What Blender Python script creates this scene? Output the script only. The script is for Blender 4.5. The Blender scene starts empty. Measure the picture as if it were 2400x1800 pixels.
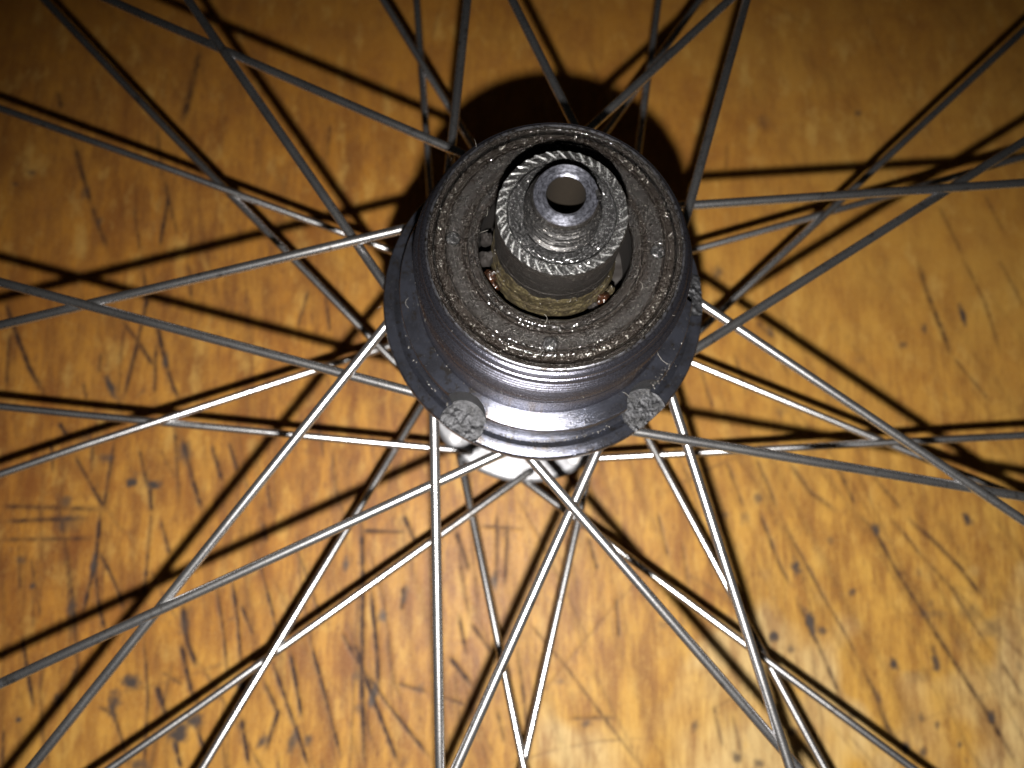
# Bicycle rear wheel, freewheel side up, lying on a scratched wooden worktop, lit by a phone torch.
# All coordinates below are in millimetres and are multiplied by MM when meshes are made.
import bpy, math, random
import numpy as np
from mathutils import Vector, Matrix
MM = 0.001
rng = np.random.default_rng(7)
random.seed(7)
S = bpy.context.scene
col = S.collection

# ------------------------------------------------------------------ camera
CAM = (-10.306, -48.478, 269.544)
ROT = Matrix(((0.99961, -0.00568, -0.02738), (0.0, 0.97913, -0.20323), (0.02797, 0.20315, 0.97875)))
cd = bpy.data.cameras.new("camera"); cam = bpy.data.objects.new("camera", cd); col.objects.link(cam)
cam.matrix_world = Matrix.Translation(Vector(CAM) * MM) @ ROT.to_4x4()
cd.sensor_width = 36.0; cd.lens = 2019.4 / 2400.0 * 36.0
cd.clip_start = 0.005; cd.clip_end = 20.0
cd.dof.use_dof = True; cd.dof.focus_distance = 0.132; cd.dof.aperture_fstop = 22.0
S.camera = cam
# ------------------------------------------------------------------ world (dark room)
w = bpy.data.worlds.new("World"); S.world = w; w.use_nodes = True
bg = w.node_tree.nodes["Background"]; bg.inputs[0].default_value = (1.0, 0.93, 0.85, 1); bg.inputs[1].default_value = 0.004
# ------------------------------------------------------------------ the torch of the phone, beside its lens
LAMP = (-9.67, -61.26, 262.3)
ld = bpy.data.lights.new("phone_torch", 'SPOT'); lamp = bpy.data.objects.new("phone_torch", ld); col.objects.link(lamp)
lamp.location = Vector(LAMP) * MM
aim = Vector((10.0, -100.0, 0.0)) - Vector(LAMP)
lamp.rotation_euler = aim.to_track_quat('-Z', 'Y').to_euler()
ld.energy = 5.0; ld.color = (1.0, 0.97, 0.92); ld.shadow_soft_size = 0.0018
ld.spot_size = math.radians(122); ld.spot_blend = 1.0
# ------------------------------------------------------------------ exposure
S.view_settings.view_transform = 'Standard'; S.view_settings.look = 'None'
S.view_settings.exposure = 0.0; S.view_settings.gamma = 1.0
S.render.resolution_x = 1024; S.render.resolution_y = 768
try:
    S.cycles.sample_clamp_indirect = 3.0
except Exception: pass

# ---- traced data in mm: scratches [width, darkness, x, y, ...], stains [x, y, rx, ry, angle, darkness], spokes [flange, family, index, [hub, crossing, rim]]
LINES=[[1.7,0.35,-109.9,124.4,-112.3,108.0,-113.6,97.7],[1.22,0.35,-149.2,88.7,-144.9,76.6,-141.4,66.8],[1.22,0.3,-141.4,66.8,-135.0,52.4],[0.97,0.4,-118.6,76.9,-116.5,69.8,-118.0,51.5],[0.85,0.3,-116.5,69.8,-112.5,56.9],[1.22,0.3,-156.8,107.8,-154.6,101.6],[0.97,0.25,-127.3,65.9,-123.9,50.4],[0.85,0.25,-64.4,97.3,-64.9,84.9],[0.97,0.25,-122.1,94.2,-119.1,76.9],[1.09,0.55,-165.5,33.8,-160.3,22.1,-155.2,11.6,-150.0,3.6],[0.85,0.35,-162.8,23.1,-161.7,5.1],[0.85,0.45,-122.5,45.2,-120.5,33.7,-122.3,20.3,-125.0,1.8],[0.85,0.4,-127.8,27.4,-121.8,20.3,-116.3,12.3],[0.97,0.45,-117.0,27.5,-113.7,16.3,-110.5,7.3,-107.7,1.9],[0.85,0.35,-116.4,20.4,-115.5,3.3],[0.73,0.3,-108.2,46.9,-106.3,34.8],[0.73,0.35,-68.8,38.3,-71.7,26.3],[0.73,0.35,-63.3,36.3,-61.3,23.9],[0.85,0.4,-138.5,-15.8,-131.9,-25.8,-127.4,-32.8],[0.85,0.35,-126.6,-11.4,-127.4,-23.4,-127.9,-33.2],[1.09,0.5,-144.3,-5.6,-141.5,-9.5],[0.97,0.4,-114.5,-25.7,-113.4,-33.2],[1.09,0.45,-105.8,-10.4,-102.1,-21.9,-98.0,-32.8],[0.97,0.4,-96.6,-12.3,-92.5,-23.8],[0.85,0.4,-91.4,-11.3,-87.9,-20.9],[0.85,0.35,-118.8,-13.8,-115.5,-24.8],[0.85,0.3,-108.5,-6.5,-105.2,-30.4],[0.85,0.35,-78.7,-24.7,-76.8,-32.7],[1.22,0.3,-159.2,-31.5,-128.9,-32.4],[0.73,0.3,-133.6,17.2,-133.4,10.2],[0.73,0.3,-138.0,7.2,-136.5,1.7],[0.73,0.4,-146.0,-11.5,-144.5,-21.1],[0.73,0.3,-133.3,-11.4,-132.7,-22.0],[0.85,0.3,-64.5,-1.3,-61.5,-16.0],[0.85,0.5,-128.8,-33.2,-128.9,-47.1,-131.0,-63.0],[0.73,0.45,-128.2,-44.8,-122.7,-54.0,-118.7,-62.5],[0.85,0.45,-148.4,-69.6,-146.0,-78.3,-142.5,-90.4],[0.73,0.5,-128.4,-51.7,-126.5,-61.6,-124.1,-67.9],[0.73,0.4,-113.4,-33.2,-113.4,-60.7],[0.85,0.35,-110.4,-35.6,-106.7,-46.2],[1.22,0.6,-101.9,-60.8,-99.7,-71.0,-96.5,-78.5],[1.09,0.6,-101.5,-71.9,-98.5,-82.0,-96.2,-88.5],[1.22,0.6,-107.8,-83.7,-105.5,-89.3,-103.9,-93.2],[0.73,0.4,-92.2,-55.3,-88.9,-69.7,-87.2,-80.7],[0.73,0.45,-87.7,-52.6,-85.1,-65.3,-83.4,-77.7],[0.73,0.4,-80.8,-44.8,-75.2,-61.7,-71.1,-77.7],[0.73,0.4,-84.4,-60.8,-80.2,-69.7],[0.85,0.5,-74.3,-76.8,-67.1,-93.8,-61.9,-106.9],[0.85,0.5,-69.0,-74.2,-64.4,-93.8],[0.73,0.45,-63.7,-69.8,-57.9,-87.3,-52.6,-104.5],[0.97,0.4,-76.7,-82.1,-71.7,-91.6,-74.7,-102.2],[0.73,0.4,-112.6,-69.7,-109.8,-87.1,-109.4,-106.6],[0.73,0.35,-121.4,-87.1,-116.8,-97.8,-113.4,-106.6],[0.85,0.5,-101.2,-99.1,-98.8,-106.7],[0.85,0.45,-95.8,-93.6,-91.5,-104.2],[0.73,0.4,-96.0,-85.0,-93.7,-97.9],[0.97,0.5,-82.4,-92.8,-79.3,-106.0],[0.73,0.4,-150.7,-95.5,-149.9,-106.4],[0.85,0.35,-132.8,-84.9,-131.2,-78.4,-133.5,-65.2],[0.73,0.3,-106.3,-80.2,-100.1,-83.7],[0.73,0.35,-123.8,-89.7,-118.2,-92.7],[1.09,0.3,-157.1,-41.6,-130.4,-41.2],[1.09,0.35,-157.3,-36.1,-132.8,-35.1],[0.85,0.35,-138.1,-42.5,-134.6,-58.9,-132.1,-74.0],[0.73,0.3,-152.4,-42.6,-150.3,-57.1],[0.73,0.3,-148.2,-47.1,-143.5,-64.3],[0.73,0.35,-79.4,-36.0,-77.6,-42.5],[0.73,0.3,-68.2,-44.8,-59.2,-67.5],[0.73,0.35,-84.9,-82.0,-80.0,-87.3],[1.09,0.45,-49.3,-33.1,-48.0,-56.3,-47.5,-83.0,-45.7,-107.0],[0.97,0.45,-45.6,-56.3,-43.2,-74.3,-42.4,-85.2],[0.97,0.5,-50.2,-70.7,-46.6,-81.3,-41.2,-93.9,-35.9,-106.2],[0.85,0.4,-46.7,-80.0,-39.5,-89.6,-26.5,-104.6],[0.85,0.35,-54.0,-68.9,-46.7,-80.9],[0.97,0.4,-35.9,-55.4,-36.1,-62.6],[1.09,0.4,-20.2,-38.7,-15.8,-50.8],[0.85,0.35,-18.9,-63.6,-16.5,-75.2],[1.09,0.4,-21.5,-76.1,-14.5,-84.5],[0.85,0.35,-15.2,-66.3,-8.6,-75.2],[0.85,0.35,-7.4,-33.1,-7.3,-42.5,-7.7,-55.4],[0.85,0.35,-4.0,-35.9,-4.9,-56.3],[0.85,0.35,-1.2,-73.0,1.5,-94.1,1.5,-104.8],[0.73,0.3,1.6,-65.4,12.7,-78.0,24.4,-93.3,35.5,-107.5],[1.09,0.35,20.8,-40.6,23.5,-50.8],[0.73,0.3,42.6,-33.0,45.5,-47.1],[0.97,0.3,-23.2,-87.5,-16.8,-89.7],[0.97,0.3,-37.0,-83.5,-27.8,-86.2],[0.85,0.4,-49.5,-38.8,-35.3,-39.2],[1.09,0.4,-36.4,-34.0,-32.4,-42.5],[0.73,0.3,-12.6,-37.3,0.8,-38.2],[0.85,0.35,29.0,-58.6,29.6,-70.9],[0.85,0.3,14.3,-93.7,28.1,-93.4],[0.85,0.35,-7.2,-91.0,-4.9,-100.5],[0.73,0.45,74.7,-32.9,79.6,-48.0,83.0,-55.5],[0.73,0.45,81.4,-35.8,87.4,-47.1,93.2,-59.2,99.1,-70.1,103.1,-79.1],[0.97,0.5,105.5,-32.9,110.8,-39.1,116.9,-51.8,121.9,-60.6,127.2,-70.2,132.4,-79.2,139.6,-91.7,148.0,-108.2],[0.73,0.35,116.6,-34.8,125.2,-47.1,133.4,-56.4,139.4,-67.9,145.1,-77.0],[0.97,0.45,121.5,-34.8,128.6,-41.4,136.5,-49.9,142.8,-59.2],[0.85,0.45,84.6,-59.2,89.5,-71.0,92.7,-79.1,96.6,-89.7],[1.09,0.45,103.1,-79.1,107.0,-88.0,109.5,-96.8,113.2,-102.0],[0.73,0.35,145.5,-77.0,151.9,-88.2],[0.73,0.35,57.4,-90.0,59.6,-101.7],[0.73,0.35,62.9,-92.2,65.4,-105.2],[1.09,0.35,125.5,-72.5,126.6,-80.5],[0.73,0.3,50.1,-42.4,51.4,-56.4],[1.09,0.45,133.1,49.3,135.1,38.6,138.6,26.9,140.8,18.1],[0.85,0.3,140.8,18.1,152.3,2.3],[0.85,0.3,148.4,51.1,154.1,36.1,157.3,19.2],[0.85,0.25,160.5,51.2,167.0,35.1],[0.73,0.3,69.2,18.6,72.9,4.4],[0.73,0.3,81.0,21.8,87.3,10.5],[0.85,0.35,64.9,-16.6,69.9,-32.0],[0.85,0.35,74.3,-15.5,78.1,-25.3,80.6,-32.9],[0.97,0.4,85.5,-18.0,91.2,-26.7,99.1,-32.9],[0.97,0.4,100.3,-17.9,105.1,-31.0],[0.85,0.35,111.4,-21.3,119.8,-31.9],[0.85,0.3,58.3,12.9,61.7,-0.7],[0.97,0.35,77.3,28.6,83.1,22.9],[0.85,0.25,70.9,91.9,69.9,82.2],[0.85,0.25,142.0,70.2,148.5,52.2],[0.73,0.25,158.4,74.4,163.2,61.0]]
BLOBS=[[-129.2,5.7,1.08,4.4,25,0.6],[-120.3,-24.1,1.86,1.47,0,0.7],[-113.6,-24.8,2.44,1.47,-5,0.7],[-139.4,-30.0,1.86,1.47,0,0.45],[-112.8,14.8,0.88,2.93,-8,0.5],[-128.5,-16.7,2.44,1.47,0,0.4],[-135.7,-10.5,1.95,2.44,-30,0.35],[-104.5,-14.7,2.44,3.91,-10,0.35],[-115.1,-82.8,2.93,2.2,10,0.8],[-100.4,-97.0,2.93,3.91,-15,0.7],[-95.8,-93.6,2.93,1.95,0,0.6],[-119.5,-88.8,1.95,4.4,0,0.5],[-129.1,-49.0,1.08,3.42,5,0.6],[-134.7,-61.6,1.37,2.93,0,0.45],[-135.7,-87.5,1.47,1.95,0,0.5],[-151.3,-47.6,1.47,1.22,0,0.4],[-146.6,-93.2,0.68,0.78,0,0.6],[-146.8,-55.3,0.68,0.88,0,0.5],[-75.7,-99.3,1.22,2.2,-30,0.6],[-66.8,-99.3,1.22,4.4,-10,0.5],[-138.2,-36.5,4.4,2.93,0,0.3],[-100.6,-66.1,1.47,4.4,-10,0.35],[-110.8,-105.8,2.93,1.95,0,0.5],[-83.0,-83.8,1.47,1.95,0,0.5],[-62.3,-99.3,1.47,1.95,0,0.5],[-43.9,-87.0,0.88,3.67,-12,0.8],[-41.9,-64.4,1.37,2.2,-10,0.5],[19.4,-95.0,1.47,1.08,0,0.4],[-53.4,-48.5,0.88,2.2,0,0.5],[-8.2,-54.0,1.22,2.44,0,0.45],[11.7,-83.3,1.22,0.88,0,0.3],[-35.3,-58.1,0.88,2.93,-10,0.4],[-30.1,-84.8,1.71,1.22,0,0.3],[-48.1,-90.4,1.22,1.22,0,0.3],[85.0,-49.9,1.37,2.93,15,0.65],[88.4,-66.5,1.47,4.15,15,0.7],[76.8,-70.5,1.37,1.56,0,0.75],[81.7,-74.1,1.08,1.22,0,0.4],[102.0,-57.3,1.08,1.22,0,0.5],[96.5,-41.5,0.88,1.37,0,0.35],[111.1,-38.1,1.17,1.86,0,0.6],[113.1,-78.5,1.08,2.2,12,0.6],[125.9,-78.3,1.08,3.42,10,0.5],[140.3,-35.2,1.27,2.05,35,0.75],[141.5,-93.9,1.17,1.71,10,0.7],[114.6,-102.4,1.37,1.76,0,0.75],[119.6,-103.5,1.08,1.37,0,0.5],[130.8,-101.4,0.68,0.98,0,0.6],[119.9,-93.8,0.98,1.37,0,0.4],[124.5,-96.2,0.78,1.17,0,0.4],[99.6,-93.2,1.71,1.22,0,0.4],[91.6,-68.8,1.47,1.22,0,0.5],[63.6,-104.7,1.47,1.47,0,0.5],[69.9,-106.5,1.71,1.22,0,0.5],[51.6,-96.1,1.22,1.71,0,0.45],[80.6,-97.5,1.47,1.47,0,0.5],[138.5,-63.4,3.91,2.93,0,0.25],[144.2,-68.0,4.4,3.42,0,0.25],[125.4,-63.8,5.38,1.22,0,0.22],[120.3,-81.9,3.91,1.95,0,0.2],[146.1,31.7,0.88,3.67,8,0.6],[132.7,26.9,0.98,1.95,0,0.4],[125.2,21.1,1.47,1.22,0,0.35],[81.7,25.5,0.98,2.44,20,0.35],[65.4,45.4,1.71,2.93,0,0.45],[74.5,-28.7,1.22,1.71,0,0.4],[83.6,-1.1,1.47,1.95,0,0.25],[117.0,104.1,1.08,1.37,0,0.4],[83.6,100.1,2.93,2.93,0,0.15],[-162.0,78.3,1.27,1.08,0,0.4],[-166.8,74.1,0.98,0.73,0,0.35],[-144.1,71.1,1.71,2.93,-15,0.3],[-138.3,60.9,0.78,1.95,-15,0.35]]
SPOKES=[["f",1,4,[[-23.34,-8.23,43.97],[-92.88,61.02,55.61],[-225.88,197.43,84.85]]],["f",0,2,[[-4.18,24.4,40.17],[-97.55,53.77,57.61],[-278.86,110.62,84.85]]],["n",0,2,[[1.03,24.73,108.35],[-86.42,69.39,98.1],[-256.1,156.24,84.85]]],["n",1,4,[[-24.49,-3.57,104.55],[-79.98,77.21,100.1],[-187.85,233.91,84.85]]],["n",0,3,[[-15.46,19.33,108.35],[-111.15,-1.83,98.1],[-296.92,-42.91,84.85]]],["n",1,5,[[-16.87,-18.11,104.55],[-111.23,7.66,100.1],[-294.42,57.61,84.85]]],["f",0,3,[[-18.98,15.89,40.17],[-109.69,-20.69,57.61],[-285.06,-93.48,84.85]]],["f",1,5,[[-14.77,-19.86,43.97],[-111.77,-12.43,55.61],[-299.99,2.68,84.85]]],["f",0,1,[[12.61,21.3,40.17],[-40.18,103.77,57.61],[-142.3,264.1,84.85]]],["n",1,3,[[-20.01,14.57,104.55],[-12.21,111.62,100.1],[3.09,299.98,84.85]]],["f",1,3,[[-23.0,9.16,43.97],[-31.06,106.79,55.61],[-46.96,296.3,84.85]]],["n",0,1,[[16.09,18.81,108.35],[-20.9,109.43,98.1],[-93.02,285.21,84.85]]],["n",1,2,[[-6.06,24.0,104.55],[62.16,93.49,100.1],[194.83,228.12,84.85]]],["f",0,0,[[23.32,8.3,40.17],[36.52,105.27,57.61],[62.05,293.51,84.85]]],["f",1,2,[[-10.98,22.18,43.97],[45.49,101.94,55.61],[154.89,256.92,84.85]]],["n",0,0,[[24.44,3.92,108.35],[53.94,97.32,98.1],[111.3,278.59,84.85]]],["n",1,1,[[11.58,21.88,104.55],[108.17,31.77,100.1],[295.73,50.46,84.85]]],["f",1,1,[[4.93,24.26,43.97],[99.75,49.07,55.61],[283.8,97.25,84.85]]],["f",0,8,[[23.22,-8.58,40.17],[95.55,57.35,57.61],[235.6,185.72,84.85]]],["n",0,8,[[20.58,-13.75,108.35],[103.16,39.7,98.1],[263.48,143.46,84.85]]],["n",1,0,[[23.01,9.13,104.55],[103.12,-45.68,100.1],[258.43,-152.36,84.85]]],["f",1,0,[[19.67,15.02,43.97],[108.36,-26.26,55.61],[280.47,-106.47,84.85]]],["n",0,7,[[9.67,-22.78,108.35],[106.03,-36.89,98.1],[293.19,-63.58,84.85]]],["f",0,7,[[12.4,-21.42,40.17],[110.12,-17.78,57.61],[299.81,-10.62,84.85]]],["n",0,5,[[-20.81,-13.4,108.35],[-17.99,-110.77,98.1],[-11.82,-299.77,84.85]]],["n",1,6,[[-1.18,-24.72,104.55],[-90.07,-65.6,100.1],[-262.4,-145.43,84.85]]],["n",0,6,[[-7.05,-23.73,108.35],[57.29,-96.73,98.1],[182.97,-237.75,84.85]]],["n",1,7,[[14.02,-20.4,104.55],[-26.81,-108.87,100.1],[-106.07,-280.62,84.85]]],["f",1,7,[[18.28,-16.69,43.97],[-5.81,-111.47,55.61],[-53.67,-295.16,84.85]]],["f",0,5,[[-18.85,-16.04,40.17],[2.03,-111.56,57.61],[42.56,-296.97,84.85]]],["f",1,6,[[1.15,-24.73,43.97],[-77.68,-81.61,55.61],[-232.06,-190.12,84.85]]],["f",0,4,[[-24.74,-0.82,40.17],[-70.68,-86.86,57.61],[-159.71,-253.95,84.85]]],["n",0,4,[[-24.4,4.14,108.35],[-84.57,-72.93,98.1],[-200.05,-223.56,84.85]]],["n",1,8,[[23.32,-8.31,104.55],[50.35,-101.32,100.1],[102.07,-282.1,84.85]]],["f",1,8,[[24.7,-1.63,43.97],[66.15,-90.06,55.61],[146.63,-261.73,84.85]]],["f",0,6,[[-4.27,-24.38,40.17],[73.42,-83.88,57.61],[224.6,-198.88,84.85]]]]
# ------------------------------------------------------------------ helpers
def link(o, parent=None):
    col.objects.link(o)
    if parent is not None: o.parent = parent
    return o
def tag(o, label=None, cat=None, kind=None, group=None):
    if label: o["label"] = label
    if cat: o["category"] = cat
    if kind: o["kind"] = kind
    if group: o["group"] = group
    return o
def mesh_obj(name, verts, faces, mats, parent=None, smooth=True, sharp=35, mi=None):
    me = bpy.data.meshes.new(name)
    verts = np.asarray(verts, dtype=np.float64) * MM
    me.from_pydata(verts.tolist() if len(verts) < 5000 else verts, [], faces)
    for m in (mats if isinstance(mats, (list, tuple)) else [mats]): me.materials.append(m)
    if mi is not None: me.polygons.foreach_set("material_index", mi)
    if smooth:
        me.polygons.foreach_set("use_smooth", [True] * len(me.polygons))
        if sharp: me.set_sharp_from_angle(angle=math.radians(sharp))
    me.update()
    return link(bpy.data.objects.new(name, me), parent)
def resample(prof, step):
    out = [prof[0]]
    for a, b in zip(prof[:-1], prof[1:]):
        n = max(1, int(math.ceil(math.hypot(b[0] - a[0], b[1] - a[1]) / step)))
        for i in range(1, n + 1): out.append((a[0] + (b[0] - a[0]) * i / n, a[1] + (b[1] - a[1]) * i / n))
    return np.array(out)
def lathe(name, prof, seg, mats, parent=None, step=None, closed=False, disp=None, sharp=35):
    """Surface of revolution. The profile runs so that its left side is the outside; disp(th, r, z) -> r, z on arrays."""
    P = resample(prof, step) if step else np.array(prof, float)
    th = np.linspace(0, 2 * np.pi, seg, endpoint=False)
    R, T = np.meshgrid(P[:, 0], th, indexing='ij'); Z, _ = np.meshgrid(P[:, 1], th, indexing='ij')
    if disp: R, Z = disp(T, R, Z)
    V = np.stack([R * np.cos(T), R * np.sin(T), Z], -1).reshape(-1, 3)
    n = len(P); rows = n if closed else n - 1
    i = np.arange(rows)[:, None]; j = np.arange(seg)[None, :]
    i2 = (i + 1) % n; j2 = (j + 1) % seg
    F = np.stack([i * seg + j + 0 * i2, i * seg + j2, i2 * seg + j2, i2 * seg + j], -1).reshape(-1, 4)
    return mesh_obj(name, V, F.tolist(), mats, parent, True, sharp)
# smooth value noise on arrays (used for lumps of grease and dents)
_perm = rng.random((64, 64, 64))
def vnoise(x, y, z):
    xi = np.floor(x).astype(int); yi = np.floor(y).astype(int); zi = np.floor(z).astype(int)
    fx, fy, fz = x - xi, y - yi, z - zi
    fx = fx * fx * (3 - 2 * fx); fy = fy * fy * (3 - 2 * fy); fz = fz * fz * (3 - 2 * fz)
    def g(a, b, c): return _perm[(xi + a) % 64, (yi + b) % 64, (zi + c) % 64]
    def lx(b, c): return g(0, b, c) * (1 - fx) + g(1, b, c) * fx
    return ((lx(0, 0) * (1 - fy) + lx(1, 0) * fy) * (1 - fz) + (lx(0, 1) * (1 - fy) + lx(1, 1) * fy) * fz) * 2 - 1
def cyl_noise(T, R, Z, s):
    return vnoise(R * np.cos(T) * s + 40, R * np.sin(T) * s + 40, Z * s + 40)

# ------------------------------------------------------------------ materials
class NT:
    def __init__(self, name):
        self.m = bpy.data.materials.new(name); self.m.use_nodes = True
        self.t = self.m.node_tree; self.n = self.t.nodes; self.b = self.n["Principled BSDF"]
    def new(self, typ, **kw):
        nd = self.n.new(typ)
        for k, v in kw.items(): setattr(nd, k, v)
        return nd
    def l(self, a, b): self.t.links.new(a, b)
    def val(self, sock, v):
        if isinstance(v, bpy.types.NodeSocket): self.l(v, sock)
        else: sock.default_value = v
    def math(self, op, a, b=0.0, clamp=False):
        nd = self.new('ShaderNodeMath', operation=op, use_clamp=clamp); self.val(nd.inputs[0], a); self.val(nd.inputs[1], b); return nd.outputs[0]
    def coord(self, scale=(1, 1, 1), rot=(0, 0, 0), loc=(0, 0, 0)):
        tc = self.new('ShaderNodeTexCoord'); m = self.new('ShaderNodeMapping')
        m.inputs['Scale'].default_value = [s / MM for s in scale]; m.inputs['Rotation'].default_value = rot; m.inputs['Location'].default_value = loc
        self.l(tc.outputs['Object'], m.inputs[0]); return m.outputs[0]
    def noise(self, vec, scale, detail=3, rough=.55, dist=0):
        nd = self.new('ShaderNodeTexNoise'); self.l(vec, nd.inputs['Vector']); nd.inputs['Scale'].default_value = scale
        nd.inputs['Detail'].default_value = detail; nd.inputs['Roughness'].default_value = rough; nd.inputs['Distortion'].default_value = dist
        return nd.outputs[0]
    def ramp(self, f, *stops):
        nd = self.new('ShaderNodeValToRGB'); self.l(f, nd.inputs[0]); e = nd.color_ramp.elements
        while len(e) < len(stops): e.new(0.5)
        for el, (p, c) in zip(e, stops):
            el.position = p; el.color = (*c, 1) if isinstance(c, (tuple, list)) else (c, c, c, 1)
        return nd.outputs[0]
    def mix(self, f, a, b, typ='MIX'):
        nd = self.new('ShaderNodeMix', data_type='RGBA', blend_type=typ); self.val(nd.inputs[0], f)
        for s, v in ((nd.inputs[6], a), (nd.inputs[7], b)):
            if isinstance(v, bpy.types.NodeSocket): self.l(v, s)
            else: s.default_value = (*v, 1)
        return nd.outputs[2]
    def rings(self, kr=1.0, kz=1.0, kt=.02):
        """vector (radius, height, angle) in mm, for turning marks left by the lathe"""
        sep = self.new('ShaderNodeSeparateXYZ'); self.l(self.coord(), sep.inputs[0])
        r = self.math('SQRT', self.math('ADD', self.math('MULTIPLY', sep.outputs[0], sep.outputs[0]), self.math('MULTIPLY', sep.outputs[1], sep.outputs[1])))
        an = self.math('ARCTAN2', sep.outputs[1], sep.outputs[0])
        c = self.new('ShaderNodeCombineXYZ'); self.l(self.math('MULTIPLY', r, kr), c.inputs[0]); self.l(self.math('MULTIPLY', sep.outputs[2], kz), c.inputs[1]); self.l(self.math('MULTIPLY', an, kt), c.inputs[2])
        return c.outputs[0]
    def bump(self, h, dist, strength=1.0, prev=None):
        nd = self.new('ShaderNodeBump'); nd.inputs['Strength'].default_value = strength; nd.inputs['Distance'].default_value = dist * MM
        self.l(h, nd.inputs['Height'])
        if prev is not None: self.l(prev, nd.inputs['Normal'])
        return nd.outputs[0]
    def aniso(self, amount, rot=.25):
        tg = self.new('ShaderNodeTangent', direction_type='RADIAL', axis='Z')
        self.l(tg.outputs[0], self.b.inputs['Tangent']); self.b.inputs['Anisotropic'].default_value = amount; self.b.inputs['Anisotropic Rotation'].default_value = rot
    def out(self, color=None, metal=None, rough=None, normal=None, spec=None, coat=None, coat_rough=None):
        b = self.b
        for k, v in (('Base Color', color), ('Metallic', metal), ('Roughness', rough), ('Normal', normal), ('Specular IOR Level', spec), ('Coat Weight', coat), ('Coat Roughness', coat_rough)):
            if v is None: continue
            if isinstance(v, bpy.types.NodeSocket): self.l(v, b.inputs[k])
            elif isinstance(v, (tuple, list)): b.inputs[k].default_value = (*v, 1)
            else: b.inputs[k].default_value = v
        return self.m

def mat_blued():
    n = NT("blued_steel"); c = n.coord()
    patch = n.noise(c, .3, 4, .6); fine = n.noise(c, 3.2, 4, .7)
    colr = n.mix(n.ramp(patch, (.4, 0), (.62, 1)), (.085, .09, .116), (.058, .059, .072))
    n.aniso(.85)
    colr = n.mix(n.ramp(fine, (.60, 0), (.74, .7)), colr, (.26, .24, .22)); n.b.inputs['Coat Weight'].default_value = 0; colr = n.mix(n.ramp(n.noise(c, .55, 5, .7), (.54, 0), (.62, .8)), colr, (.05, .042, .036))
    rg = n.noise(n.rings(1, 1, .4), 4.0, 4, .7)
    nb = n.bump(rg, .05, .8); nb = n.bump(n.noise(c, 4, 3, .6), .03, .6, nb)
    rough = n.math('ADD', n.math('MULTIPLY', patch, .10), .21)
    return n.out(colr, .88, rough, nb)
def mat_thread():
    n = NT("worn_thread_steel"); c = n.coord()
    fine = n.noise(c, 2.2, 4, .7)
    colr = n.mix(n.ramp(fine, (.5, 0), (.72, 1)), (.12, .12, .15), (.04, .034, .032))
    n.aniso(.8)
    nb = n.bump(n.noise(n.rings(1, 1, .6), 6, 3, .6), .03, .6); nb = n.bump(n.noise(c, 5, 3, .6), .04, .6, nb)
    return n.out(colr, .96, n.math('ADD', n.math('MULTIPLY', fine, .2), .18), nb)
def mat_greasy():
    """oily steel with grit stuck in it, its sparkle painted in as fine bright specks"""
    n = NT("greasy_steel"); c = n.coord()
    big = n.noise(c, .35, 4, .6); mid = n.noise(c, 1.3, 4, .65); grit = n.noise(c, 3.6, 3, .75)
    rg = n.noise(n.rings(1, 1, .18), 1.9, 3, .6)
    colr = n.mix(n.ramp(big, (.35, 0), (.65, 1)), (.024, .020, .017), (.023, .021, .020))
    n.aniso(.5)
    colr = n.mix(n.ramp(rg, (.42, 0), (.60, .8)), colr, (.014, .008, .005))
    colr = n.mix(n.ramp(n.noise(c, .8, 3, .6), (.66, 0), (.74, .7)), colr, (.045, .018, .008))
    colr = n.mix(n.ramp(grit, (.36, .9), (.48, 0)), colr, (.008, .006, .005))
    sep = n.new('ShaderNodeSeparateXYZ'); n.l(n.coord(), sep.inputs[0])
    rr = n.math('SQRT', n.math('ADD', n.math('MULTIPLY', sep.outputs[0], sep.outputs[0]), n.math('MULTIPLY', sep.outputs[1], sep.outputs[1])))
    rr = n.math('ADD', rr, n.math('MULTIPLY', n.math('SUBTRACT', n.noise(c, .7, 3, .6), .5), .35))
    u = n.math('DIVIDE', n.math('SUBTRACT', rr, 12.0), 8.0, True)
    oil = n.ramp(u, (0, 0), (.19, .05), (.21, .85), (.27, .85), (.31, .15), (.60, .1), (.635, .95), (.80, .8), (.86, 1), (.88, .3), (.94, .5))
    colr = n.mix(oil, colr, (.014, .0092, .006))
    crack = n.ramp(u, (.20, 0), (.215, .8), (.23, 0), (.62, 0), (.64, .8), (.655, 0), (.858, 0), (.872, 1), (.885, 0))
    colr = n.mix(crack, colr, (.002, .002, .002))
    colr = n.mix(n.ramp(u, (.33, 0), (.40, .55), (.56, .55), (.60, 0)), colr, (.034, .031, .029))
    sparkle = n.math('MULTIPLY', n.ramp(n.noise(c, 3.1, 3, .8), (.61, 0), (.68, 1)), n.ramp(mid, (.48, 0), (.64, 1)))
    colr = n.mix(sparkle, colr, (.42, .40, .37))  # sparkle of the wet grease, painted as small pale specks
    nb = n.bump(n.noise(c, .9, 2, .5), .22, .5)
    nb = n.bump(n.ramp(grit, (.38, 0), (.66, 1)), .16, .8, nb)
    nb = n.bump(rg, .30, 1.0, nb)
    return n.out(colr, .7, n.math('ADD', n.math('MULTIPLY', n.noise(c, .5, 4, .7), .5), .04), nb, .7, .7, .10)
def mat_rim_shine():
    n = NT("bright_worn_edge"); c = n.coord()
    fine = n.noise(c, 1.6, 4, .7); rg = n.noise(n.rings(1, 1, .5), 5, 3, .6)
    colr = n.mix(n.ramp(fine, (.46, 0), (.6, 1)), (.17, .17, .19), (.025, .020, .015))
    n.aniso(.8)
    return n.out(colr, .9, .3, n.bump(fine, .08, .8, n.bump(rg, .05, .8)))
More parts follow.
